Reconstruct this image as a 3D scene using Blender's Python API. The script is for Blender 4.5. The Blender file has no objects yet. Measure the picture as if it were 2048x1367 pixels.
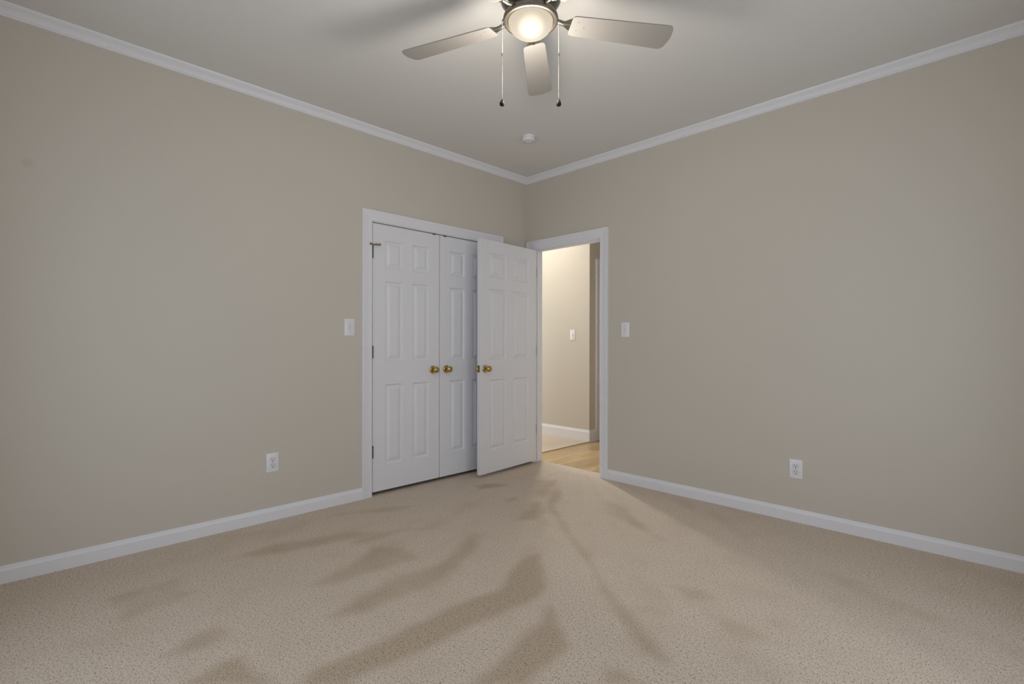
import bpy, bmesh, math
import numpy as np
from mathutils import Vector, Matrix, noise

C = bpy.context.scene.collection
SC = bpy.context.scene

# ------------------------------------------------------------------ camera
CAM = Vector((3.4131, -3.6040, 1.1400))
FW = Vector((-0.70787966, 0.70632524, -0.00332215))
RT = Vector((0.706324, 0.70788657, 0.00173352))
UP = Vector((-0.00357613, 0.00111939, 0.99999298))
cd = bpy.data.cameras.new('camera')
cam = bpy.data.objects.new('camera', cd)
C.objects.link(cam)
m = Matrix((RT, UP, -FW)).transposed().to_4x4()
m.translation = CAM
cam.matrix_world = m
cd.sensor_width = 36.0
cd.lens = 1017.245 / 2048 * 36
cd.shift_y = 6.73 / 2048
cd.clip_start = 0.02
SC.camera = cam

# ------------------------------------------------------------------ colour management
SC.view_settings.view_transform = 'Standard'
SC.view_settings.look = 'None'
SC.view_settings.exposure = -0.10
SC.view_settings.gamma = 1.0
SC.view_settings.use_curve_mapping = False
SC.cycles.max_bounces = 14
SC.cycles.diffuse_bounces = 10
SC.cycles.sample_clamp_indirect = 6.0
SC.cycles.use_denoising = True

# ------------------------------------------------------------------ world (overcast daylight outside the windows)
w = bpy.data.worlds.new('world')
SC.world = w
w.use_nodes = True
w.node_tree.nodes['Background'].inputs[0].default_value = (0.72, 0.82, 1.0, 1)
w.node_tree.nodes['Background'].inputs[1].default_value = 0.4

# ------------------------------------------------------------------ room measures (metres)
RX, RY, H = 3.75, -3.93, 2.737        # far walls behind the camera, ceiling height
WT = 0.12                             # wall thickness
WIN_E = (-2.65, -0.75, 0.30, 2.10)    # window in the right-hand rear wall: y0, y1, z0, z1
WIN_S = (0.75, 2.65, 0.30, 2.10)      # window in the left-hand rear wall: x0, x1, z0, z1

def area(name, loc, direction, sx, sy, power, col):
    l = bpy.data.lights.new(name, 'AREA')
    l.shape = 'RECTANGLE'; l.size = sx; l.size_y = sy
    l.energy = power; l.color = col
    o = bpy.data.objects.new(name, l)
    C.objects.link(o)
    o.location = loc
    o.rotation_euler = Vector(direction).to_track_quat('-Z', 'Y').to_euler()
    return o
area('daylight_window_east', (RX + WT + 0.02, (WIN_E[0] + WIN_E[1]) / 2, 1.2), (-1, 0, 0), 1.9, 1.80, 17.0, (0.86, 0.94, 1.0))
area('daylight_window_south', ((WIN_S[0] + WIN_S[1]) / 2, RY - WT - 0.02, 1.2), (0, 1, 0), 1.9, 1.80, 17.0, (0.86, 0.94, 1.0))

# ------------------------------------------------------------------ materials
def mat(name, col, rough=0.6, metal=0.0, bump=None, var=None, spec=0.5):
    m = bpy.data.materials.new(name)
    m.use_nodes = True
    nt = m.node_tree
    b = nt.nodes['Principled BSDF']
    b.inputs['Base Color'].default_value = (*col, 1)
    b.inputs['Roughness'].default_value = rough
    b.inputs['Metallic'].default_value = metal
    b.inputs['Specular IOR Level'].default_value = spec
    tc = nt.nodes.new('ShaderNodeTexCoord')
    if var:
        n = nt.nodes.new('ShaderNodeTexNoise'); n.inputs['Scale'].default_value = var[0]
        n.inputs['Detail'].default_value = 3
        nt.links.new(tc.outputs['Object'], n.inputs['Vector'])
        mx = nt.nodes.new('ShaderNodeMix'); mx.data_type = 'RGBA'
        mx.inputs['A'].default_value = (*[c * (1 - var[1]) for c in col], 1)
        mx.inputs['B'].default_value = (*[min(1, c * (1 + var[1])) for c in col], 1)
        nt.links.new(n.outputs['Fac'], mx.inputs['Factor'])
        nt.links.new(mx.outputs['Result'], b.inputs['Base Color'])
    if bump:
        n2 = nt.nodes.new('ShaderNodeTexNoise'); n2.inputs['Scale'].default_value = bump[0]
        n2.inputs['Detail'].default_value = 2
        nt.links.new(tc.outputs['Object'], n2.inputs['Vector'])
        bp = nt.nodes.new('ShaderNodeBump'); bp.inputs['Strength'].default_value = bump[1]
        bp.inputs['Distance'].default_value = 0.001
        nt.links.new(n2.outputs['Fac'], bp.inputs['Height'])
        nt.links.new(bp.outputs['Normal'], b.inputs['Normal'])
    return m

M = {}
WALL = (0.605, 0.565, 0.508)
M['wall'] = mat('beige_wall_paint', WALL, 0.75, bump=(180, 0.12), var=(1.3, 0.012), spec=0.25)
M['ceiling'] = mat('flat_ceiling_paint', (0.71, 0.70, 0.685), 0.9, bump=(150, 0.15), var=(1.0, 0.01), spec=0.1)
M['trim'] = mat('white_trim_enamel', (0.79, 0.80, 0.85), 0.38, var=(3, 0.008), spec=0.4)
M['door'] = mat('white_door_enamel', (0.77, 0.78, 0.83), 0.42, bump=(60, 0.05), var=(2, 0.01), spec=0.4)
M['plate'] = mat('white_plastic', (0.80, 0.80, 0.84), 0.35, var=(20, 0.01))
M['slot'] = mat('dark_slot', (0.02, 0.018, 0.018), 0.8, var=(40, 0.1))
M['groove'] = mat('grey_recess', (0.30, 0.30, 0.31), 0.7, var=(40, 0.05))
M['brass'] = mat('polished_brass', (0.52, 0.385, 0.14), 0.12, 1.0, var=(30, 0.06))
M['aged_brass'] = mat('aged_brass', (0.30, 0.22, 0.10), 0.3, 1.0, var=(60, 0.15))
M['hinge'] = mat('satin_nickel_hinge', (0.12, 0.115, 0.105), 0.35, 1.0, var=(50, 0.1))
M['nickel'] = mat('brushed_nickel', (0.23, 0.205, 0.17), 0.5, 1.0, bump=(90, 0.05), var=(20, 0.06))
M['motor'] = mat('dark_pewter', (0.24, 0.23, 0.20), 0.35, 1.0, var=(20, 0.08))
M['blade'] = mat('taupe_fan_blade', (0.32, 0.30, 0.28), 0.55, var=(6, 0.02))
M['chain'] = mat('steel_bead_chain', (0.24, 0.225, 0.21), 0.45, 1.0, var=(80, 0.08))
M['lit_chain'] = mat('lamplit_chain_paint', (0.62, 0.58, 0.54), 0.5, var=(80, 0.05))  # pale colour stands for lamplight on the upper chain
M['fob'] = mat('black_iron_filigree', (0.012, 0.012, 0.015), 0.6, 0.0, bump=(260, 0.6), var=(200, 0.5), spec=0.25)
M['blade_screw'] = mat('blade_screw', (0.30, 0.28, 0.26), 0.5, var=(60, 0.05))
M['screw'] = mat('painted_screw', (0.55, 0.55, 0.56), 0.4, var=(60, 0.05))
M['rubber'] = mat('white_rubber', (0.6, 0.58, 0.54), 0.8, var=(60, 0.05))
M['hall_wall'] = M['wall']

def wall_scuff():
    """the left wall's one faint round scuff, on top of the common wall paint"""
    m = M['wall'].copy(); m.name = 'beige_wall_paint_scuffed'
    nt = m.node_tree; b = nt.nodes['Principled BSDF']
    src = b.inputs['Base Color'].links[0].from_socket
    g = nt.nodes.new('ShaderNodeNewGeometry')
    d = nt.nodes.new('ShaderNodeVectorMath'); d.operation = 'DISTANCE'
    nt.links.new(g.outputs['Position'], d.inputs[0]); d.inputs[1].default_value = (0, -3.524, 2.014)
    r = nt.nodes.new('ShaderNodeMapRange'); r.interpolation_type = 'SMOOTHSTEP'
    r.inputs['From Min'].default_value = 0.008; r.inputs['From Max'].default_value = 0.035
    r.inputs['To Min'].default_value = 0.93; r.inputs['To Max'].default_value = 1.0
    nt.links.new(d.outputs['Value'], r.inputs['Value'])
    v = nt.nodes.new('ShaderNodeVectorMath'); v.operation = 'SCALE'
    nt.links.new(src, v.inputs[0]); nt.links.new(r.outputs['Result'], v.inputs['Scale'])
    nt.links.new(v.outputs['Vector'], b.inputs['Base Color'])
    return m
M['wall_left'] = wall_scuff()

def carpet_mat(name, nap=True, col=(0.68, 0.580, 0.485)):
    m = bpy.data.materials.new(name); m.use_nodes = True
    nt = m.node_tree; b = nt.nodes['Principled BSDF']
    N = nt.nodes.new; L = nt.links.new
    tc = N('ShaderNodeTexCoord')
    b.inputs['Roughness'].default_value = 0.95
    b.inputs['Specular IOR Level'].default_value = 0.05
    # tufts: fine cells and fibres
    n1 = N('ShaderNodeTexNoise'); n1.inputs['Scale'].default_value = 215; n1.inputs['Detail'].default_value = 3; n1.inputs['Roughness'].default_value = 0.65
    n2 = N('ShaderNodeTexNoise'); n2.inputs['Scale'].default_value = 95; n2.inputs['Detail'].default_value = 2
    n3 = N('ShaderNodeTexNoise'); n3.inputs['Scale'].default_value = 5; n3.inputs['Detail'].default_value = 3
    for n in (n1, n2, n3): L(tc.outputs['Object'], n.inputs['Vector'])
    # darker tuft gaps; there are more of them where the pile lies against the light
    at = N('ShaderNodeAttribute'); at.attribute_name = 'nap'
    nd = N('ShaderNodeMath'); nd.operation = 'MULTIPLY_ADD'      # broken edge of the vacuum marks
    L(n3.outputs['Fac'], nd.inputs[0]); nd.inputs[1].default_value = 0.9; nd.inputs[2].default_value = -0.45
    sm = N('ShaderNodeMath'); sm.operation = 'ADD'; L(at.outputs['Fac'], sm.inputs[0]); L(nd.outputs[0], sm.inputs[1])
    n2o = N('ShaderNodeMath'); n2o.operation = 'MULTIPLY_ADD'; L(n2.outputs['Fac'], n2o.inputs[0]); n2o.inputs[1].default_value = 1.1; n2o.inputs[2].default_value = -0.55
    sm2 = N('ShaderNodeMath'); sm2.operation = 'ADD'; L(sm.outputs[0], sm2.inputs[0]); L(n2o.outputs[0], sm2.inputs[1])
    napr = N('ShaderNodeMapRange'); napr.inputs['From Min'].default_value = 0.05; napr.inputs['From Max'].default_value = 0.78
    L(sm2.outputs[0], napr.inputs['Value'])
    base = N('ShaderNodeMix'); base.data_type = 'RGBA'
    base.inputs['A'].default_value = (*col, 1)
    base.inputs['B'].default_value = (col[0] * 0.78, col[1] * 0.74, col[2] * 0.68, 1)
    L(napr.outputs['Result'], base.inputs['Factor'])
    # tuft relief: fine fibres over coarser clumps, and sparser, deeper gaps between tufts
    cl = N('ShaderNodeMath'); cl.operation = 'MULTIPLY_ADD'; L(n2.outputs['Fac'], cl.inputs[0]); cl.inputs[1].default_value = 0.28
    fi = N('ShaderNodeMath'); fi.operation = 'MULTIPLY'; L(n1.outputs['Fac'], fi.inputs[0]); fi.inputs[1].default_value = 0.72
    L(fi.outputs[0], cl.inputs[2])
    gap = N('ShaderNodeMapRange'); gap.inputs['From Min'].default_value = 0.36; gap.inputs['From Max'].default_value = 0.48
    gap.inputs['To Min'].default_value = 0.26; gap.inputs['To Max'].default_value = 1.0
    L(cl.outputs[0], gap.inputs['Value'])
    tip = N('ShaderNodeMapRange'); tip.inputs['From Min'].default_value = 0.50; tip.inputs['From Max'].default_value = 0.66
    tip.inputs['To Min'].default_value = 1.0; tip.inputs['To Max'].default_value = 1.25
    L(cl.outputs[0], tip.inputs['Value'])
    mu = N('ShaderNodeMath'); mu.operation = 'MULTIPLY'; L(gap.outputs['Result'], mu.inputs[0]); L(tip.outputs['Result'], mu.inputs[1])
    v = N('ShaderNodeVectorMath'); v.operation = 'SCALE'; L(base.outputs['Result'], v.inputs[0]); L(mu.outputs[0], v.inputs['Scale'])
    L(v.outputs['Vector'], b.inputs['Base Color'])
    bp = N('ShaderNodeBump'); bp.inputs['Strength'].default_value = 0.7; bp.inputs['Distance'].default_value = 0.006
    L(n1.outputs['Fac'], bp.inputs['Height']); L(bp.outputs['Normal'], b.inputs['Normal'])
    return m
M['carpet'] = carpet_mat('beige_cut_pile_carpet')

def wood_mat():
    m = bpy.data.materials.new('oak_plank_floor'); m.use_nodes = True
    nt = m.node_tree; b = nt.nodes['Principled BSDF']; N = nt.nodes.new; L = nt.links.new
    b.inputs['Roughness'].default_value = 0.32
    tc = N('ShaderNodeTexCoord')
    mp = N('ShaderNodeMapping'); mp.inputs['Rotation'].default_value = (0, 0, math.pi / 2); L(tc.outputs['Object'], mp.inputs['Vector'])
    br = N('ShaderNodeTexBrick'); L(mp.outputs['Vector'], br.inputs['Vector'])
    br.inputs['Color1'].default_value = (0.56, 0.40, 0.215, 1); br.inputs['Color2'].default_value = (0.44, 0.30, 0.15, 1)
    br.inputs['Mortar'].default_value = (0.25, 0.15, 0.07, 1); br.inputs['Scale'].default_value = 1.0
    br.inputs['Mortar Size'].default_value = 0.0012; br.inputs['Brick Width'].default_value = 0.9; br.inputs['Row Height'].default_value = 0.083
    mg = N('ShaderNodeMapping'); mg.inputs['Scale'].default_value = (26, 2.2, 1); L(tc.outputs['Object'], mg.inputs['Vector'])
    n = N('ShaderNodeTexNoise'); n.inputs['Scale'].default_value = 1.6; n.inputs['Detail'].default_value = 6; n.inputs['Distortion'].default_value = 1.2
    L(mg.outputs['Vector'], n.inputs['Vector'])
    r = N('ShaderNodeMapRange'); r.inputs['From Min'].default_value = 0.3; r.inputs['From Max'].default_value = 0.7
    r.inputs['To Min'].default_value = 0.72; r.inputs['To Max'].default_value = 1.15
    L(n.outputs['Fac'], r.inputs['Value'])
    v = N('ShaderNodeVectorMath'); v.operation = 'SCALE'; L(br.outputs['Color'], v.inputs[0]); L(r.outputs['Result'], v.inputs['Scale'])
    L(v.outputs['Vector'], b.inputs['Base Color'])
    return m
M['wood'] = wood_mat()

def lamp_glass():
    """frosted lamp bowl: its glow and hot spot are painted as emission"""
    m = bpy.data.materials.new('lit_frosted_glass'); m.use_nodes = True
    nt = m.node_tree; b = nt.nodes['Principled BSDF']; N = nt.nodes.new; L = nt.links.new
    b.inputs['Base Color'].default_value = (0.03, 0.03, 0.03, 1); b.inputs['Roughness'].default_value = 0.5; b.inputs['Specular IOR Level'].default_value = 0.1
    tc = N('ShaderNodeTexCoord')
    d = N('ShaderNodeVectorMath'); d.operation = 'DISTANCE'
    L(tc.outputs['Object'], d.inputs[0]); d.inputs[1].default_value = HOT_SPOT
    r = N('ShaderNodeMapRange'); r.interpolation_type = 'SMOOTHSTEP'
    r.inputs['From Min'].default_value = 0.030; r.inputs['From Max'].default_value = 0.066
    r.inputs['To Min'].default_value = 1.45; r.inputs['To Max'].default_value = 0.74
    L(d.outputs['Value'], r.inputs['Value'])
    L(r.outputs['Result'], b.inputs['Emission Strength'])
    b.inputs['Emission Color'].default_value = (1.0, 0.86, 0.66, 1)
    return m

# ------------------------------------------------------------------ mesh helpers
class MB:
    def __init__(s): s.v = []; s.f = []
    def add(s, vs, fs):
        o = len(s.v); s.v += [tuple(v) for v in vs]; s.f += [tuple(i + o for i in f) for f in fs]; return s
    def box(s, x0, x1, y0, y1, z0, z1):
        return s.add([(x, y, z) for z in (z0, z1) for y in (y0, y1) for x in (x0, x1)],
                     [(0, 2, 3, 1), (4, 5, 7, 6), (0, 1, 5, 4), (2, 6, 7, 3), (0, 4, 6, 2), (1, 3, 7, 5)])
    def lathe(s, prof, n=48, cen=(0, 0, 0), M_=None, sx=1, sy=1):
        """prof: (r, z) list, turned about local z"""
        vs = []; fs = []
        for (r, z) in prof:
            for k in range(n):
                a = 2 * math.pi * k / n
                vs.append(Vector((r * math.cos(a) * sx, r * math.sin(a) * sy, z)))
        if M_ is not None: vs = [M_ @ v for v in vs]
        vs = [v + Vector(cen) for v in vs]
        for i in range(len(prof) - 1):
            for k in range(n):
                fs.append((i * n + k, i * n + (k + 1) % n, (i + 1) * n + (k + 1) % n, (i + 1) * n + k))
        if prof[0][0] > 1e-9: fs.append(tuple(range(n))[::-1])
        if prof[-1][0] > 1e-9: fs.append(tuple((len(prof) - 1) * n + k for k in range(n)))
        return s.add(vs, fs)
    def tube(s, pts, r, n=10):
        pts = [Vector(p) for p in pts]; vs = []; fs = []
        for i, p in enumerate(pts):
            t = (pts[min(i + 1, len(pts) - 1)] - pts[max(i - 1, 0)]).normalized()
            a = t.orthogonal().normalized(); b = t.cross(a)
            if i and abs(t.dot(t0)) > 0.2:
                a = (a0 - t * a0.dot(t)).normalized(); b = t.cross(a)
            a0, t0 = a, t
            rr = r[i] if isinstance(r, (list, tuple)) else r
            for k in range(n):
                an = 2 * math.pi * k / n
                vs.append(p + a * math.cos(an) * rr + b * math.sin(an) * rr)
        for i in range(len(pts) - 1):
            for k in range(n):
                fs.append((i * n + k, i * n + (k + 1) % n, (i + 1) * n + (k + 1) % n, (i + 1) * n + k))
        fs.append(tuple(range(n))[::-1]); fs.append(tuple((len(pts) - 1) * n + k for k in range(n)))
        return s.add(vs, fs)
    def prism(s, outline, z0, z1):
        n = len(outline)
        return s.add([(x, y, z0) for x, y in outline] + [(x, y, z1) for x, y in outline],
                     [tuple(range(n))[::-1], tuple(range(n, 2 * n))] + [(i, (i + 1) % n, n + (i + 1) % n, n + i) for i in range(n)])
    def build(s, name, material, parent=None, smooth=False, bevel=0.0, seg=2, merge=True):
        me = bpy.data.meshes.new(name)
        me.from_pydata(s.v, [], s.f)
        bm = bmesh.new(); bm.from_mesh(me)
        if merge: bmesh.ops.remove_doubles(bm, verts=bm.verts, dist=1e-6)
        bmesh.ops.recalc_face_normals(bm, faces=bm.faces)
        if smooth:
            for f in bm.faces: f.smooth = True
            for e in bm.edges:
                if len(e.link_faces) == 2 and e.calc_face_angle(0) > math.radians(35): e.smooth = False
        bm.to_mesh(me); bm.free()
        me.materials.append(material)
        o = bpy.data.objects.new(name, me); C.objects.link(o)
        if parent: o.parent = parent
        if bevel:
            b = o.modifiers.new('bevel', 'BEVEL'); b.width = bevel; b.segments = seg; b.limit_method = 'ANGLE'; b.angle_limit = math.radians(50)
        return o

def tag(o, label, cat, kind=None, group=None):
    o['label'] = label; o['category'] = cat
    if kind: o['kind'] = kind
    if group: o['group'] = group
    return o
def empty(name, loc=(0, 0, 0), rotz=0.0):
    o = bpy.data.objects.new(name, None); C.objects.link(o)
    o.empty_display_size = 0.1
    o.location = loc; o.rotation_euler = (0, 0, rotz); return o
def copy_tree(o, parent=None):
    c = o.copy(); C.objects.link(c)
    if parent: c.parent = parent
    for ch in list(o.children): copy_tree(ch, c)
    return c
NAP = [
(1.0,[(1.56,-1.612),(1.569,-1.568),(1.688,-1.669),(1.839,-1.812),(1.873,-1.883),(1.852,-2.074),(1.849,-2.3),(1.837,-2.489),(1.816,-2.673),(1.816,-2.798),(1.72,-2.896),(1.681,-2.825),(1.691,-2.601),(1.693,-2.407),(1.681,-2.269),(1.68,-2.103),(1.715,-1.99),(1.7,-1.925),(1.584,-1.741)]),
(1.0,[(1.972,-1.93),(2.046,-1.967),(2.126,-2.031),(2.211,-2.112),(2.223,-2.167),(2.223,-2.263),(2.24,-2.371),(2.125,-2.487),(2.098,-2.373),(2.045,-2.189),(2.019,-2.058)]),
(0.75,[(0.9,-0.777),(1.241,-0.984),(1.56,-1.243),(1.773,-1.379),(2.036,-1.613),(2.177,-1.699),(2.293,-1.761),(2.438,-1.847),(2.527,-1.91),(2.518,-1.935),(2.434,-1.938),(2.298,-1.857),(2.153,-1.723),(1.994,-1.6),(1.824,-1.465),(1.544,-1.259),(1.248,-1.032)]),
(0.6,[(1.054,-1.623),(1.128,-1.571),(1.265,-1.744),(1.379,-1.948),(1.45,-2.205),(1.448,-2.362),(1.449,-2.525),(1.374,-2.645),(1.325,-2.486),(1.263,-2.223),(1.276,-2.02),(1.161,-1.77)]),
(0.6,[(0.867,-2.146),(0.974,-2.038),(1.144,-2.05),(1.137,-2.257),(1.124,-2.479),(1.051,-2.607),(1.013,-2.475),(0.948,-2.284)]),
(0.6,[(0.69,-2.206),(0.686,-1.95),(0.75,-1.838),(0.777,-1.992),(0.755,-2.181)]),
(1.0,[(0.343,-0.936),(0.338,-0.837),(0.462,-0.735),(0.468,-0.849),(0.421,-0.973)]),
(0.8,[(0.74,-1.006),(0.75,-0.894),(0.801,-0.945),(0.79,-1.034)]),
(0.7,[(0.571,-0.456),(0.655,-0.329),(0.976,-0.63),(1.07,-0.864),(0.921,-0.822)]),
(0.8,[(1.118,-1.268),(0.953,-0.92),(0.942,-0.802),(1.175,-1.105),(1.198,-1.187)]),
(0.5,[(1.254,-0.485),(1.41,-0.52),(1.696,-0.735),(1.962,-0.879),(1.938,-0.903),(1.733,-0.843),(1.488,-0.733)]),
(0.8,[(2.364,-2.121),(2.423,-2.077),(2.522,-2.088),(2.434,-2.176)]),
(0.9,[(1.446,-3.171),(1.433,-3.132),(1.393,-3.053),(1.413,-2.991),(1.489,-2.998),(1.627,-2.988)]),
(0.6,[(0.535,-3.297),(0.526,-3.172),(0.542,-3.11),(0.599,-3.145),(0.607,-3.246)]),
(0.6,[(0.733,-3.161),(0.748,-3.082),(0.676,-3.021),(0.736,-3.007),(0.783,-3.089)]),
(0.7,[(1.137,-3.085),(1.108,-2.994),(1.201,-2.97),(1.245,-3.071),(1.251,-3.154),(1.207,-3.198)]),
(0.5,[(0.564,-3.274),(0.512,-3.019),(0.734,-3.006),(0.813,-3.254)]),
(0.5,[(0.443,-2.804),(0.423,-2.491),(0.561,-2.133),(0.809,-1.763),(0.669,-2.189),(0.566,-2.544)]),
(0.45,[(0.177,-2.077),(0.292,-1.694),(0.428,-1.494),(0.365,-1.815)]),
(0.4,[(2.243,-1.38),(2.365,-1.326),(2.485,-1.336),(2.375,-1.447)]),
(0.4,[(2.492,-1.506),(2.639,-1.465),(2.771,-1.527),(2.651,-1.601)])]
# ------------------------------------------------------------------ the carpet (grid carries where vacuum strokes turned the pile)
def nap_at(P):
    """P: (n,2) floor points -> how far the pile is turned there, 0..1"""
    val = np.zeros(len(P))
    for v, poly in NAP:
        A = np.array(poly); B = np.roll(A, -1, 0)
        d = np.full(len(P), 9.0); ins = np.zeros(len(P), bool)
        for a, b in zip(A, B):
            ab = b - a; t = np.clip(((P - a) @ ab) / max(ab @ ab, 1e-9), 0, 1)
            d = np.minimum(d, np.linalg.norm(P - a - t[:, None] * ab, axis=1))
            c = ((a[1] > P[:, 1]) != (b[1] > P[:, 1]))
            with np.errstate(divide='ignore', invalid='ignore'):
                xi = (b[0] - a[0]) * (P[:, 1] - a[1]) / (b[1] - a[1]) + a[0]
            ins ^= c & (P[:, 0] < xi)
        sd = np.where(ins, d, -d)
        k = np.clip((sd + 0.05) / 0.10, 0, 1)
        val = np.maximum(val, v * k * k * (3 - 2 * k))
    return val
nx, ny = 250, 262
xs = np.linspace(0, RX, nx + 1); ys = np.linspace(RY, 0, ny + 1)
V = [(float(x), float(y), 0.0) for y in ys for x in xs]
F = [(j * (nx + 1) + i, j * (nx + 1) + i + 1, (j + 1) * (nx + 1) + i + 1, (j + 1) * (nx + 1) + i) for j in range(ny) for i in range(nx)]
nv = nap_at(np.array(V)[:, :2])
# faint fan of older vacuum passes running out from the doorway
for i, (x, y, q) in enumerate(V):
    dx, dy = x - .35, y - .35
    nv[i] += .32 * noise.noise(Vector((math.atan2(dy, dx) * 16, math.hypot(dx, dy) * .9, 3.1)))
extra = MB()
extra.add([(0.075, 0, 0), (0.886, 0, 0), (0.886, 0.112, 0), (0.075, 0.112, 0)], [(0, 1, 2, 3)])
extra.add([(0.075, 0.112, 0), (0.886, 0.112, 0), (0.886, 0.114, -0.012), (0.075, 0.114, -0.012)], [(0, 1, 2, 3)])
extra.add([(-0.72, -1.69, 0), (0, -1.69, 0), (0, -0.40, 0), (-0.72, -0.40, 0)], [(0, 1, 2, 3)])
o0 = len(V); V += extra.v; F += [tuple(i + o0 for i in f) for f in extra.f]
me = bpy.data.meshes.new('floor'); me.from_pydata(V, [], F)
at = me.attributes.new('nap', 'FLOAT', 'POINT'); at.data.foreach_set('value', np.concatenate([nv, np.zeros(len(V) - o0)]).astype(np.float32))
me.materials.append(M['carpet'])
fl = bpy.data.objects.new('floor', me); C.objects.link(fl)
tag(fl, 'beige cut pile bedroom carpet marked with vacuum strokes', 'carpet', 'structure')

# ------------------------------------------------------------------ walls of the room
CY0, CY1 = -1.668, -0.416             # closet opening between jamb faces
EX0, EX1 = 0.095, 0.866               # entry opening between jamb faces
HD = 2.045                            # underside of both head jambs
JT = 0.02
b = MB()
b.box(-WT, 0, RY - WT, CY0 - JT, 0, H).box(-WT, 0, CY1 + JT, WT, 0, H).box(-WT, 0, CY0 - JT, CY1 + JT, HD + JT, H)
tag(b.build('wall_left', M['wall_left']), 'beige wall on the left with the closet doors in it', 'wall', 'structure')
b = MB()
b.box(0, EX0 - JT, 0, WT, -.06, H).box(EX1 + JT, RX + WT, 0, WT, -.06, H).box(EX0 - JT, EX1 + JT, 0, WT, HD + JT, H)
tag(b.build('wall_right', M['wall']), 'beige wall on the right with the open doorway', 'wall', 'structure')
def window_wall(name, p0, p1, q0, q1, win, axis, label):
    a0, a1, z0, z1 = win; b = MB()
    def bx(u0, u1, w0, w1):
        if axis == 'y': b.box(p0, p1, u0, u1, w0, w1)
        else: b.box(u0, u1, p0, p1, w0, w1)
    bx(q0, a0, 0, H); bx(a1, q1, 0, H); bx(a0, a1, 0, z0); bx(a0, a1, z1, H)
    return tag(b.build(name, M['wall']), label, 'wall', 'structure')
window_wall('wall_east', RX, RX + WT, RY - WT, 0, WIN_E, 'y', 'beige wall behind the camera on the right')
window_wall('wall_south', RY - WT, RY, 0, RX, WIN_S, 'x', 'beige wall behind the camera on the left')
tag(MB().box(-WT, RX + WT, RY - WT, WT, H, H + 0.1).build('ceiling', M['ceiling']), 'flat off-white bedroom ceiling', 'ceiling', 'structure')

def window(name, win, axis, pos, inward, label):
    """a white double-hung window set into the rear wall"""
    a0, a1, z0, z1 = win
    e = empty(name, (0, 0, 0)); tag(e, label, 'window', 'structure')
    def mk(pn, rects, d0, d1, mt):
        b = MB()
        for (u0, u1, w0, w1) in rects:
            lo, hi = sorted((pos - inward * d0, pos - inward * d1))
            if axis == 'y': b.box(lo, hi, u0, u1, w0, w1)
            else: b.box(u0, u1, lo, hi, w0, w1)
        return b.build(pn, mt, e, bevel=0.002)
    f = 0.03; mid = (a0 + a1) / 2; zm = (z0 + z1) / 2
    mk('window_frame', [(a0, a0 + f, z0, z1), (a1 - f, a1, z0, z1), (a0 + f, a1 - f, z0, z0 + f), (a0 + f, a1 - f, z1 - f, z1), (mid - .025, mid + .025, z0 + f, z1 - f)], 0.02, 0.11, M['trim'])
    mk('sash_rail', [(a0 + f, mid - .025, zm - .02, zm + .02), (mid + .025, a1 - f, zm - .02, zm + .02)], 0.05, 0.09, M['trim'])
    mk('window_sill', [(a0 - .09, a1 + .09, z0 - .02, z0)], -0.04, 0.0, M['trim'])
    c = 0.08
    mk('window_casing', [(a0 - c, a0, z0, z1 + c), (a1, a1 + c, z0, z1 + c), (a0, a1, z1, z1 + c), (a0 - c, a1 + c, z0 - .02 - c, z0 - .02)], -0.016, 0.0, M['trim'])
window('window_1', WIN_E, 'y', RX, -1, 'white window in the rear wall right of the camera')
window('window_2', WIN_S, 'x', RY, 1, 'white window in the rear wall left of the camera')

# ------------------------------------------------------------------ swept trim
def sweep(b, prof, rails):
    """prof: list of (a, t); rails(a, t) -> list of points along the run"""
    rows = [rails(a, t) for a, t in prof]
    n = len(rows[0]); vs = [p for r in rows for p in r]; k = len(rows)
    fs = []
    for i in range(k):
        for j in range(n - 1):
            i2 = (i + 1) % k
            fs.append((i * n + j, i * n + j + 1, i2 * n + j + 1, i2 * n + j))
    fs.append(tuple(i * n for i in range(k))); fs.append(tuple(i * n + n - 1 for i in range(k))[::-1])
    return b.add(vs, fs)
BASE = [(0, 0), (0, 0.014), (0.060, 0.014), (0.0635, 0.0125), (0.072, 0.0085), (0.078, 0.0075), (0.083, 0.0055), (0.083, 0)]   # (height, thickness)
def baseboard(name, fn, u0, u1, label, prof=BASE, mt='trim'):
    b = MB(); sweep(b, prof, lambda a, t: [fn(u0, a, t), fn(u1, a, t)])
    return tag(b.build(name, M[mt]), label, 'baseboard', 'structure')
left = lambda u, z, t: (t, u, z)
right = lambda u, z, t: (u, -t, z)
east = lambda u, z, t: (RX - t, u, z)
south = lambda u, z, t: (u, RY + t, z)
CW = 0.081
baseboard('baseboard_left', left, RY, CY0 - 0.005 - CW, 'white baseboard under the left wall')
baseboard('baseboard_corner', left, CY1 + 0.005 + CW, 0, 'short white baseboard hidden behind the open door')
baseboard('baseboard_right', right, EX1 + 0.005 + CW, RX, 'white baseboard under the right wall')
baseboard('baseboard_east', east, RY, 0, 'white baseboard behind the camera on the right')
baseboard('baseboard_south', south, 0, RX, 'white baseboard behind the camera on the left')

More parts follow.
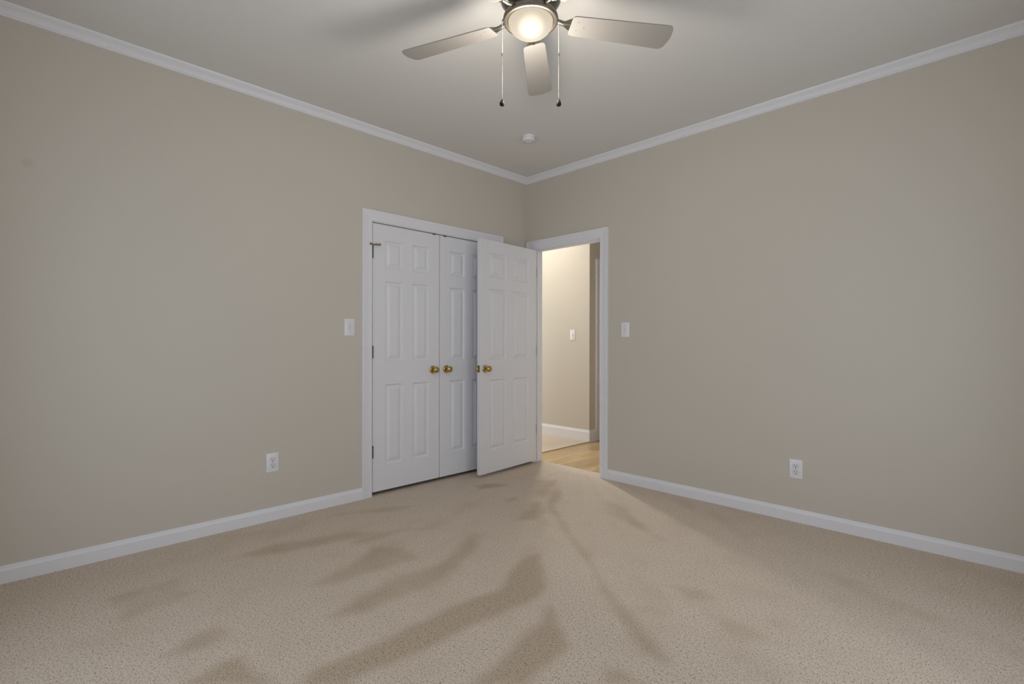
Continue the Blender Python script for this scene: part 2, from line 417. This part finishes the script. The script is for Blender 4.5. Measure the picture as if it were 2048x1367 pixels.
CROWN = [(0.0, 0.0), (0.0, 0.010), (0.004, 0.013), (0.007, 0.013), (0.008, 0.016), (0.011, 0.018), (0.013, 0.018),
         (0.018, 0.020), (0.024, 0.024), (0.030, 0.030), (0.035, 0.037), (0.037, 0.042), (0.041, 0.043), (0.042, 0.048), (0.046, 0.050), (0.053, 0.052), (0.053, 0.0)]
CROWN = [(a + H - 0.053, t) for a, t in CROWN]
b = MB()
rows = lambda a, t: [(t, RY + t, a), (RX - t, RY + t, a), (RX - t, -t, a), (t, -t, a), (t, RY + t, a)]
sweep(b, CROWN, rows); b.f = b.f[:-2]
tag(b.build('trim_1', M['trim']), 'white crown moulding where the walls meet the ceiling', 'crown moulding', 'structure')

CAS = [(0, 0), (0, .009), (.003, .0115), (.008, .0125), (.011, .011), (.013, .0098), (.020, .0105), (.026, .0118), (.028, .0105), (.032, .011),
       (.050, .0145), (.056, .0150), (.0575, .0135), (.060, .0160), (.067, .0180), (.072, .0188), (.0735, .0175), (.076, .0190), (.081, .0180), (.081, 0)]
def casing(name, fn, u0, u1, zt, label):
    b = MB()
    sweep(b, CAS, lambda a, t: [fn(u0 - a, 0, t), fn(u0 - a, zt + a, t), fn(u1 + a, zt + a, t), fn(u1 + a, 0, t)])
    return tag(b.build(name, M['trim']), label, 'door casing', 'structure')
casing('trim_2', left, CY0 - .005, CY1 + .005, HD + .003, 'white moulded casing around the double closet doors')
casing('trim_3', right, EX0 - .005, EX1 + .005, HD - .002, 'white moulded casing around the open doorway')
casing('trim_4', lambda u, z, t: (u, WT + t, z), EX0 - .005, EX1 + .005, HD - .002, 'hall side casing of the doorway')
# jambs
b = MB()
b.box(-WT, 0, CY0 - JT, CY0, 0, HD + JT).box(-WT, 0, CY1, CY1 + JT, 0, HD + JT).box(-WT, 0, CY0, CY1, HD, HD + JT)
b.box(-.06, -.042, CY0, CY0 + .010, 0, HD).box(-.06, -.042, CY1 - .010, CY1, 0, HD).box(-.06, -.042, CY0 + .01, CY1 - .01, HD - .010, HD)
tag(b.build('trim_5', M['trim'], bevel=.001), 'white jamb inside the closet opening', 'door jamb', 'structure')
j = empty('trim_6'); tag(j, 'white jamb lining the open doorway to the hall', 'door jamb', 'structure')
b = MB()
b.box(EX0 - JT, EX0, 0, WT, 0, HD + JT - .004).box(EX1, EX1 + JT, 0, WT, 0, HD + JT - .004).box(EX0, EX1, 0, WT, HD - .004, HD + JT - .004)
b.box(EX0, EX0 + .011, .042, .078, 0, HD - .004).box(EX1 - .011, EX1, .042, .078, 0, HD - .004).box(EX0 + .011, EX1 - .011, .042, .078, HD - .016, HD - .004)
b.build('jamb', M['trim'], j, bevel=.001)
b = MB().box(EX1 - .0015, EX1 + .0005, .004, .036, .900, .958)
b.build('strike_plate', M['aged_brass'], j)

# ------------------------------------------------------------------ six-panel doors
ROWS = [(0.195, 0.800), (0.975, 1.585), (1.683, 1.892)]     # panel bottoms and tops above the door's own bottom
def door_leaf(W, Hh, cols, T=0.035):
    """local x along the width, z up, front face at y=0 looking to -y"""
    b = MB()
    ub = sorted({0, W, *[c for p in cols for c in p]}); vb = sorted({0, Hh, *[c for p in ROWS for c in p]})
    rings = [(0, 0), (.0025, .0025), (.0055, .0105), (.0115, .0125), (.0150, .0118), (.0400, .0024), (.0415, .0010)]
    for side in (0, 1):
        Y = (lambda d: d) if side == 0 else (lambda d: T - d)
        for i in range(len(ub) - 1):
            for k in range(len(vb) - 1):
                u0, u1, v0, v1 = ub[i], ub[i + 1], vb[k], vb[k + 1]
                if (u0, u1) in cols and (v0, v1) in ROWS:
                    R = [[(u0 + a, Y(d), v0 + a), (u1 - a, Y(d), v0 + a), (u1 - a, Y(d), v1 - a), (u0 + a, Y(d), v1 - a)] for a, d in rings]
                    for q in range(len(R) - 1):
                        for c in range(4):
                            c2 = (c + 1) % 4
                            b.add([R[q][c], R[q][c2], R[q + 1][c2], R[q + 1][c]], [(0, 1, 2, 3)])
                    b.add(R[-1], [(0, 1, 2, 3)])
                else:
                    b.add([(u0, Y(0), v0), (u1, Y(0), v0), (u1, Y(0), v1), (u0, Y(0), v1)], [(0, 1, 2, 3)])
    for (u0, u1) in zip(ub, ub[1:]):
        for v in (0, Hh): b.add([(u0, 0, v), (u1, 0, v), (u1, T, v), (u0, T, v)], [(0, 1, 2, 3)])
    for (v0, v1) in zip(vb, vb[1:]):
        for u in (0, W): b.add([(u, 0, v0), (u, 0, v1), (u, T, v1), (u, T, v0)], [(0, 1, 2, 3)])
    return b
ROSE = [(0.0, 0.0), (.0325, 0), (.0325, .003), (.031, .0055), (.026, .0085), (.020, .0100), (.015, .0110), (.0, .0110)]
KNOB = [(.0125, .010), (.0115, .016), (.0110, .024), (.0125, .030), (.018, .033), (.0235, .038), (.0262, .045), (.0265, .050), (.0245, .056), (.0195, .0615), (.012, .0648), (.005, .066), (0, .0662)]
def knob(parent, x, z, front=True):
    R = Matrix.Rotation(math.pi / 2, 4, 'X') if front else Matrix.Rotation(-math.pi / 2, 4, 'X')
    y = 0 if front else 0.035
    k = MB().lathe(KNOB, 40, (x, y, z), R).build('door_knob', M['brass'], parent, smooth=True)
    MB().lathe(ROSE, 40, (x, y, z), R).build('rose', M['brass'], k, smooth=True)
    return k
def hinge(parent, x, z, side, T=0.035, back=False):
    """knuckle and leaf of a butt hinge at the door's edge; side -1: left edge, +1: right edge"""
    h = MB()
    for q in range(5):
        h.lathe([(.0, 0), (.0056, 0), (.0056, .0170), (0, .0170)], 14, (x + side * .0016, -.0048, z - .044 + q * .0178))
    h.lathe([(0, 0), (.004, 0), (.0048, .002), (.003, .005), (0, .0055)], 14, (x + side * .0016, -.0048, z + .0445))
    h.box(min(x, x - side * .0065), max(x, x - side * .0065), -.0012, .0004, z - .044, z + .044)
    if back:        # knuckles on the far face, hinge leaf let into the door's edge
        h.v = [(a, T - c, d) for a, c, d in h.v]
        h.box(x - .0010, x + .0012, -.0006, T, z - .044, z + .044)
    return h.build('hinge', M['hinge'], parent, smooth=True)
def six_panel(name, loc, rot, W, zb, Hh, side, kx, label, both=False):
    e = empty(name, (loc[0], loc[1], zb), rot)
    st = 0.107 if W < .7 else 0.116
    mu = 0.092 if W < .7 else 0.100
    pw = (W - 2 * st - mu) / 2
    cols = [(round(st, 4), round(st + pw, 4)), (round(st + pw + mu, 4), round(W - st, 4))]
    door_leaf(W, Hh, cols).build('door_panel', M['door'], e, bevel=.0012)
    knob(e, kx, .898, True)
    if both: knob(e, kx, .898, False)
    hx = 0 if side < 0 else W
    for z in (1.792, 1.046, 0.301): hinge(e, hx, z, side, back=both)
    return tag(e, label, 'door', 'structure')
WD1 = 0.6145
d1 = six_panel('door_1', (-.002, CY0 + .0045), math.pi / 2, WD1, .028, 2.010, -1, WD1 - .066, 'closed left leaf of the double closet doors with a hinge-pin stop')
y2 = CY0 + .0045 + WD1 + .0055
WD2 = CY1 - .004 - y2
d2 = six_panel('door_2', (-.002, y2), math.pi / 2, WD2, .028, 2.010, 1, .066, 'closed right leaf of the double closet doors, half hidden by the open door')
# hinge-pin door stop on the upper hinge of the left closet leaf
s = MB()
zc = 1.792 + .056
s.lathe([(.0, 0), (.0075, 0), (.0075, .006), (0, .006)], 18, (-.0016, -.0048, zc - .003))
s.tube([(-.0016, -.0048, zc), (-.012, -.018, zc), (-.024, -.022, zc)], .0042)
s.tube([(-.0016, -.0048, zc), (.018, -.020, zc + .001), (.040, -.028, zc + .001)], .0046)
s.tube([(.020, -.021, zc + .001), (.024, -.0225, zc + .001)], .0075)
s.tube([(.036, -.0265, zc + .001), (.041, -.0285, zc + .001), (.046, -.0303, zc + .001), (.050, -.0318, zc + .001)], [.006, .0095, .0098, .006])
s.tube([(-.022, -.0216, zc), (-.026, -.022, zc), (-.031, -.022, zc)], [.006, .0085, .0075])
st = s.build('door_stop', M['aged_brass'], d1, smooth=True)
# ball catches on top of the closet leaves
for d, x in ((d1, WD1 - .055), (d2, .050)):
    MB().box(x - .014, x + .014, -.004, .010, 2.004, 2.0135).build('ball_catch', M['aged_brass'], d, bevel=.001)

TH = math.radians(85.85)
LW = 0.762
dv = Vector((math.cos(TH), -math.sin(TH)))
Hp = Vector((.1365, -.0085))
fe = Hp + dv * LW
d3 = six_panel('door_3', (fe.x, fe.y), math.atan2(-dv.y, -dv.x), LW, .028, 2.002, 1, .060, 'open six-panel bedroom door standing against the closet doors', both=True)
b = MB().box(-.0012, .0004, .005, .030, .868, .928)
lp = b.build('latch_plate', M['aged_brass'], d3, bevel=.0004)
MB().prism([(-.012, .010), (-.010, .023), (0, .025), (0, .010)], .889, .907).build('latch_bolt', M['brass'], lp, bevel=.0006)

# ------------------------------------------------------------------ closet behind the double doors
b = MB()
b.box(-.80, -.72, -1.80, -.30, 0, H).box(-.72, -WT, -1.80, -1.70, 0, H).box(-.72, -WT, -.40, -.30, 0, H).box(-.80, -WT, -1.80, -.30, H, H + .05)
tag(b.build('wall_closet', M['wall']), 'beige inside of the dark closet', 'wall', 'structure')

# ------------------------------------------------------------------ the hall beyond the doorway
HX, HY = -.165, 1.248
HXR = 1.02
b = MB().box(-2.3, HX, HY, HY + WT, -.06, H)
b.box(HX - WT, HX, HY + WT, 1.450, -.06, H).box(HX - WT, HX, 2.24, 3.3, -.06, H).box(HX - WT, HX, 1.450, 2.24, 2.065, H)
tag(b.build('wall_hall_back', M['hall_wall']), 'brightly lit beige hall wall seen through the doorway', 'wall', 'structure')
tag(MB().box(HXR, HXR + WT, WT, 3.3, -.06, H).build('wall_hall_right', M['hall_wall']), 'hall wall hidden right of the doorway', 'wall', 'structure')
tag(MB().box(HX - WT, HXR + WT, 3.3, 3.3 + WT, -.06, H).build('wall_hall_end', M['hall_wall']), 'far end wall of the hall', 'wall', 'structure')
tag(MB().box(-2.42, -2.3, 0, .22, -.06, H).box(-2.42, -2.3, 1.16, HY + WT, -.06, H).box(-2.42, -2.3, .22, 1.16, -.06, .50).box(-2.42, -2.3, .22, 1.16, 2.20, H).box(-2.3, -WT, 0, WT, -.06, H).build('wall_hall_left', M['hall_wall']), 'wall of the space left of the hall', 'wall', 'structure')  # opening cut for the added hall window
tag(MB().box(-2.42, HXR + WT, WT, 3.3 + WT, H, H + .1).build('ceiling_hall', M['ceiling']), 'off-white hall ceiling', 'ceiling', 'structure')
tag(MB().box(-.150, HXR, .114, 3.3, -.06, -.010).build('floor_hall', M['wood']), 'oak plank hall floor beyond the doorway', 'wood floor', 'structure')
tag(MB().box(-2.3, -.150, WT, HY, -.06, 0.0).build('floor_hall_carpet', M['carpet']), 'beige carpet left of the oak floor in the hall', 'carpet', 'structure')
BH = [(a * 1.75 if a < .062 else a + .052, t) for a, t in BASE]
BH = [(0, 0), (0, .014), (.112, .014), (.116, .0120), (.126, .0085), (.132, .0075), (.139, .0055), (.139, 0)]
fb = lambda u, z, t: (u, HY - t, z - .004)
b = MB(); sweep(b, BH, lambda a, t: [(-2.3, HY - t, a - .011), (HX + t, HY - t, a - .011), (HX + t, 1.364, a - .011)])
tag(b.build('baseboard_hall', M['trim']), 'tall white baseboard wrapping the hall wall corner', 'baseboard', 'structure')
casing('trim_7', lambda u, z, t: (HX + t, u, z - .008 if z < .001 else z), 1.450, 2.24, 2.065, 'white casing of the doorway on the hall return wall')
d4 = empty('door_4', (HX - .02, 1.453, .0), math.pi / 2); tag(d4, 'white hall door beyond the return wall', 'door', 'structure')
W4 = .784
pw = (W4 - .232 - .1) / 2
door_leaf(W4, 2.05, [(.116, round(.116 + pw, 4)), (round(.216 + pw, 4), W4 - .116)]).build('door_panel', M['door'], d4)
# hall ceiling light panel, out of sight to the left above the carpet
PX, PY, PW, PD = -.95, .66, 1.30, .80
hl = empty('hall_ceiling_light', (PX, PY, H)); tag(hl, 'long flat light panel on the hall ceiling left of the doorway', 'ceiling light')
MB().box(-PW / 2 - .03, PW / 2 + .03, -PD / 2 - .03, PD / 2 + .03, -.030, 0).build('light_housing', M['plate'], hl, bevel=.003)
gm = mat('lit_diffuser', (.9, .88, .8), .5); gb = gm.node_tree.nodes['Principled BSDF']
gb.inputs['Emission Color'].default_value = (1, .93, .80, 1); gb.inputs['Emission Strength'].default_value = 4.0
MB().box(-PW / 2, PW / 2, -PD / 2, PD / 2, -.036, -.030).build('diffuser', gm, hl)
pa = area('hall_panel', (PX, PY, H - .040), (0, 0, -1), PW, PD, 3.6, (1.0, 1.0, .98))

window('added_window', (.22, 1.16, .50, 2.20), 'y', -2.3, 1, 'unseen window added to let even light into the hall')
area('hall_fill', (-2.45, .69, 1.35), (1, 0, 0), .94, 1.7, 27, (.95, 1.0, 1.0))   # added fill behind the made-up window, washes the hall wall evenly

# unseen hall spotlight, added to throw the bright wedge through the doorway
sl = empty('added_spotlight', (-.36, .66, H)); tag(sl, 'unseen spotlight added in the hall to throw light through the doorway', 'spotlight')
aim = Vector((1.25, -.62, 0)) - Vector((-.36, .66, H - .09))
Rq = aim.to_track_quat('-Z', 'Y').to_matrix().to_4x4()
MB().lathe([(0, 0), (.045, 0), (.045, -.018), (.010, -.022), (.010, -.06), (0, -.06)], 28).build('ceiling_mount', M['nickel'], sl, smooth=True)
MB().lathe([(0, .055), (.030, .050), (.034, .010), (.042, -.040), (.038, -.040), (.030, -.005), (0, .0)], 32, (0, 0, -.09), Rq).build('spot_head', M['nickel'], sl, smooth=True)
sp_ = bpy.data.lights.new('added_spot', 'SPOT'); sp_.energy = 85; sp_.color = (1.0, .98, .92); sp_.spot_size = math.radians(84); sp_.spot_blend = .6; sp_.shadow_soft_size = .05
so = bpy.data.objects.new('added_spot', sp_); C.objects.link(so)
so.location = Vector((-.36, .66, H - .09)) + aim.normalized() * .05; so.rotation_euler = aim.to_track_quat('-Z', 'Y').to_euler()

# ------------------------------------------------------------------ switch plates and outlets: local x right, z up, facing -y
def rounded(w, h, r, n=5):
    pts = []
    for cx, cz, a0 in ((w / 2 - r, h / 2 - r, 0), (-w / 2 + r, h / 2 - r, 90), (-w / 2 + r, -h / 2 + r, 180), (w / 2 - r, -h / 2 + r, 270)):
        for k in range(n + 1):
            a = math.radians(a0 + 90 * k / n); pts.append((cx + r * math.cos(a), cz + r * math.sin(a)))
    return pts
def slab(b, pts, y0, y1, taper=0.0):
    n = len(pts)
    f = lambda s: [(x * s, z * s) for x, z in pts]
    outer = [(x, y0, z) for x, z in pts]
    w = max(x for x, z in pts); h = max(z for x, z in pts)
    inner = [(x * (w - taper) / w, y1, z * (h - taper) / h) for x, z in pts]
    b.add(outer + inner, [tuple(range(n)), tuple(range(n, 2 * n))[::-1]] + [(i, (i + 1) % n, n + (i + 1) % n, n + i) for i in range(n)])
    return b
def plate(e, w, h):
    b = MB()
    slab(b, rounded(w, h, .003), 0, -.0035)
    slab(b, rounded(w, h, .003), -.0035, -.0062, .0035)
    return b.build('cover_plate', M['plate'], e, smooth=True)
def screw(e, x, z, y=-.0062):
    s = MB().lathe([(0, 0), (.0034, 0), (.0034, .0006), (.0026, .0012), (0, .0013)], 16, (x, y, z), Matrix.Rotation(math.pi / 2, 4, 'X')).build('screw', M['screw'], e, smooth=True)
    MB().box(x - .0028, x + .0028, y - .0016, y - .0012, z - .0004, z + .0004).build('screw_slot', M['groove'], s)
def outlet(loc, rot, label):
    e = empty('wall_outlet', loc, rot); tag(e, label, 'outlet', group='duplex wall outlets')
    plate(e, .0765, .1215)
    for zc in (.0195, -.0195):
        pts = []
        for k in range(32):
            a = 2 * math.pi * k / 32
            pts.append((.0172 * math.cos(a), max(-.0138, min(.0138, .0172 * math.sin(a)))))
        b = MB(); slab(b, pts, -.0060, -.0082, .0006); 
        b.v = [(x, y, z + zc) for x, y, z in b.v]
        r = b.build('receptacle', M['plate'], e)
        g = MB()
        g.box(-.0082, -.0050, -.0085, -.0081, zc - .0010, zc + .0092).box(.0050, .0080, -.0085, -.0081, zc, zc + .0082)
        g.prism([(-.0030, -.0085), (.0030, -.0085), (.0030, -.0081), (-.0030, -.0081)], zc - .0108, zc - .0050)
        g.build('slots', M['slot'], r)
        rim = [(x * 1.07, z * 1.07) for x, z in pts]
        q = MB(); slab(q, rim, -.0062, -.00645); q.v = [(x, y, z + zc) for x, y, z in q.v]
        q.build('receptacle_gap', M['groove'], r)
    screw(e, 0, 0)
    return e
def switch(loc, rot, label, up):
    e = empty('light_switch', loc, rot); tag(e, label, 'light switch', group='toggle light switches')
    plate(e, .0765, .1215)
    MB().box(-.0052, .0052, -.0066, -.0060, -.0120, .0120).build('toggle_opening', M['groove'], e)
    s = 1 if up else -1
    b = MB()
    b.add([(-.0042, -.0062, -.010), (.0042, -.0062, -.010), (.0042, -.0062, .010), (-.0042, -.0062, .010),
           (-.0034, -.0175, s * .0075 - .0030), (.0034, -.0175, s * .0075 - .0030), (.0034, -.0160, s * .0075 + .0030), (-.0034, -.0160, s * .0075 + .0030)],
          [(0, 1, 2, 3), (4, 7, 6, 5), (0, 4, 5, 1), (1, 5, 6, 2), (2, 6, 7, 3), (3, 7, 4, 0)])
    b.build('toggle', M['plate'], e, bevel=.0008)
    screw(e, 0, .030); screw(e, 0, -.030)
    return e
P2 = math.pi / 2
outlet((0, -2.3805, .371), P2, 'white duplex outlet low on the left wall beside the closet')
outlet((2.390, 0, .337), 0, 'white duplex outlet low on the right wall')
switch((0, -1.849, 1.2555), P2, 'white toggle switch on the left wall beside the closet casing', False)
switch((1.1165, 0, 1.2555), 0, 'white toggle switch on the right wall beside the open doorway', True)
switch((-.4105, HY, 1.246), 0, 'white toggle switch on the lit hall wall through the doorway', True)

# ------------------------------------------------------------------ smoke detector on the ceiling
def ceil_pt(px, py, z):
    d = FW + RT * ((px - 1024) / 1017.245) - UP * ((py - 690.234) / 1017.245)
    return CAM + d * ((z - CAM.z) / d.z)
sp = ceil_pt(1057.3, 282.6, H - .038)
sd = empty('smoke_detector', (sp.x, sp.y, H)); tag(sd, 'small round white smoke detector on the ceiling near the corner', 'smoke detector')
MB().lathe([(0, 0), (.0475, 0), (.0475, -.006), (.0455, -.009), (0, -.009)], 48).build('mounting_base', M['plate'], sd, smooth=True)
bd = MB().lathe([(.043, -.009), (.0455, -.013), (.0475, -.022), (.0480, -.031), (.0455, -.0365), (.040, -.0385), (0, -.0385)], 48).build('housing', M['plate'], sd, smooth=True)
v = MB()
for k in range(20):
    a = 2 * math.pi * k / 20
    R = Matrix.Rotation(a, 4, 'Z')
    q = MB().box(.030, .040, -.0015, .0015, -.0390, -.0384)
    v.add([R @ Vector(p) for p in q.v], q.f)
v.build('vent_slots', M['groove'], bd)
MB().lathe([(0, -.038), (.008, -.038), (.008, -.0395), (0, -.040)], 24, (.012, -.006, 0)).build('test_button', M['plate'], sd, smooth=True)

# ------------------------------------------------------------------ ceiling fan
FD = 2.2
FC = CAM + FW * FD + RT * (FD * 36 / 1017.245)
ZR = 1.14 + .6312 * FD                     # plane of the glass rim
ZB = 1.14 + .6333 * FD                     # plane of the blades
ang0 = math.atan2(FW.y, FW.x)              # view direction in plan
fan = empty('ceiling_fan', (FC.x, FC.y, H)); tag(fan, 'five-blade ceiling fan with a lit frosted bowl and two pull chains', 'ceiling fan')
z = lambda v: v - H
MB().lathe([(0, 0), (.088, 0), (.090, -.006), (.088, -.020), (.092, -.030), (.118, -.045), (.132, -.070), (.134, -.100), (.128, -.122), (.108, -.140), (.090, -.150), (.075, z(ZR) + .052), (0, z(ZR) + .052)], 72).build('motor_housing', M['motor'], fan, smooth=True)
lk = MB().lathe([(.058, z(ZR) + .052), (.074, z(ZR) + .050), (.092, z(ZR) + .043), (.108, z(ZR) + .031), (.1165, z(ZR) + .018), (.1190, z(ZR) + .008), (.1185, z(ZR) + .001), (.1150, z(ZR) - .004),
                 (.1080, z(ZR) - .0055), (.1000, z(ZR) - .002), (.0965, z(ZR) + .001), (.0940, z(ZR) + .004), (0, z(ZR) + .006)], 96).build('light_kit', M['nickel'], fan, smooth=True)
HOT_SPOT = (-FW.x * .036, -FW.y * .036, z(ZR) - .034)  # centre of the hot spot painted in the bowl's emission, toward the camera
lg = lamp_glass()
ga = .0963; gc = .068
MB().lathe([(ga * math.cos(a), z(ZR) - gc * math.sin(a)) for a in [k * math.pi / 40 for k in range(0, 20)]] + [(0, z(ZR) - gc)], 72).build('glass_bowl', lg, lk, smooth=True)
pl = bpy.data.lights.new('fan_bulb', 'POINT'); pl.energy = 15; pl.color = (1.0, .93, .82); pl.shadow_soft_size = .10
po = bpy.data.objects.new('fan_bulb', pl); C.objects.link(po); po.location = (FC.x, FC.y, ZR - .24)
# blades
def blade_mesh():
    out = []
    n = 14
    r0, r1 = .180, .645
    w0, w1 = .052, .067
    top = [(r0 + (r1 - .03 - r0) * k / n, w0 + (w1 - w0) * k / n) for k in range(n + 1)]
    tip = [(r1 - .03 + .03 * math.sin(math.radians(a)), (w1 - .03) + .03 * math.cos(math.radians(a))) for a in range(15, 91, 15)]
    up = [(r0, w0 - .012)] + [(r0 + .004, w0 - .004)] + [(r0 + .014, w0)] + top[1:] + tip
    # slightly bowed tip
    mid = [(r1 + .006 * (1 - (y / (w1 - .03)) ** 2), y) for y in (.025, .012, 0, -.012, -.025)]
    pts = up + mid + [(x, -y) for x, y in reversed(up)]
    return MB().prism(pts, -.003, .003)
BL = blade_mesh(); BL_obj = None
for k in range(5):
    th = math.radians(7 + 72 * k)
    a = ang0 - th
    if BL_obj is None:
        br = BL.build('blade', M['blade'], fan, bevel=.0012); BL_obj = br
        I = MB()
        I.tube([(-.02 + .085, 0, .030), (.10, 0, .026), (.125, 0, .012), (.150, 0, .006), (.175, 0, .0045)], [.011, .011, .010, .010, .008], 12)
        I.prism([(.150, -.012), (.185, -.036), (.225, -.040), (.240, -.020), (.255, 0), (.240, .020), (.225, .040), (.185, .036), (.150, .012)], .003, .0065)
        ir = I.build('blade_iron', M['motor'], br, smooth=True)
        scs = [MB().lathe([(0, 0), (.004, 0), (.004, -.001), (.003, -.002), (0, -.002)], 14, (sx_, sy_, -.0028)).build('blade_screw', M['blade_screw'], br, smooth=True)
               for (sx_, sy_) in ((.208, -.022), (.208, .022), (.238, 0))]
    else:
        br = BL_obj.copy(); C.objects.link(br); br.parent = fan
        for q in [ir] + scs:
            i2 = q.copy(); C.objects.link(i2); i2.parent = br
    br.matrix_local = Matrix.Translation((0, 0, z(ZB))) @ Matrix.Rotation(a, 4, 'Z') @ Matrix.Rotation(math.radians(-11), 4, 'X')
# pull chains with filigree drops
def pull_chain(side):
    off = (RT * side).to_2d().normalized() * .1205
    x, y = off.x, off.y
    zt = z(ZR) + .008
    L_ = .335
    c = MB()
    c.tube([(x * .965, y * .965, zt), (x * 1.0, y * 1.0, zt), (x * 1.012, y * 1.012, zt - .006)], .0028, 10)
    x *= 1.015; y *= 1.015
    c.tube([(x, y, zt - .004), (x, y, zt - L_)], .0007, 6)
    q = zt - .006; n = 0
    sph = [(0, .0016), (.0012, .0011), (.0017, 0), (.0012, -.0011), (0, -.0016)]
    while q > zt - L_:
        c.lathe(sph, 8, (x, y, q)); q -= .0037
    sv = MB().tube([(x, y, zt - .006), (x, y, zt - .143)], .0017, 10)  # pale tube carries the painted lamplight along the chain's upper part
    c.lathe([(0, .008), (.0022, .006), (.0028, -.004), (.0018, -.007), (0, -.007)], 12, (x, y, zt - .150))
    ch = c.build('pull_chain', M['chain'], fan, smooth=True, merge=False)
    sv.build('lamplit_chain', M['lit_chain'], ch, smooth=True)['label'] = 'upper length of the chain, painted pale for the lamplight on it'
    f = MB()
    prof = [(0, 0), (.0012, -.001), (.0014, -.007), (.0030, -.010), (.0062, -.0165), (.0090, -.0225), (.0102, -.0275), (.0098, -.0320), (.0072, -.0360), (.0030, -.0378), (0, -.038)]
    f.lathe(prof, 28, (x, y, zt - L_ + .001))
    # scrolls of the filigree
    for k in range(7):
        a0 = 2 * math.pi * k / 7; pts = []
        for i in range(15):
            t = i / 14; zz = -.011 - .026 * t
            rr = float(np.interp(-zz, [-p[1] for p in prof], [p[0] for p in prof])) + .0004
            aa = a0 + 1.4 * math.sin(t * math.pi * 1.5)
            pts.append((x + rr * math.cos(aa), y + rr * math.sin(aa), zt - L_ + .001 + zz))
        f.tube(pts, .00075, 6)
    f.build('chain_drop', M['fob'], ch, smooth=True)['label'] = 'black filigree drop'
    return ch
pull_chain(-1); pull_chain(1)
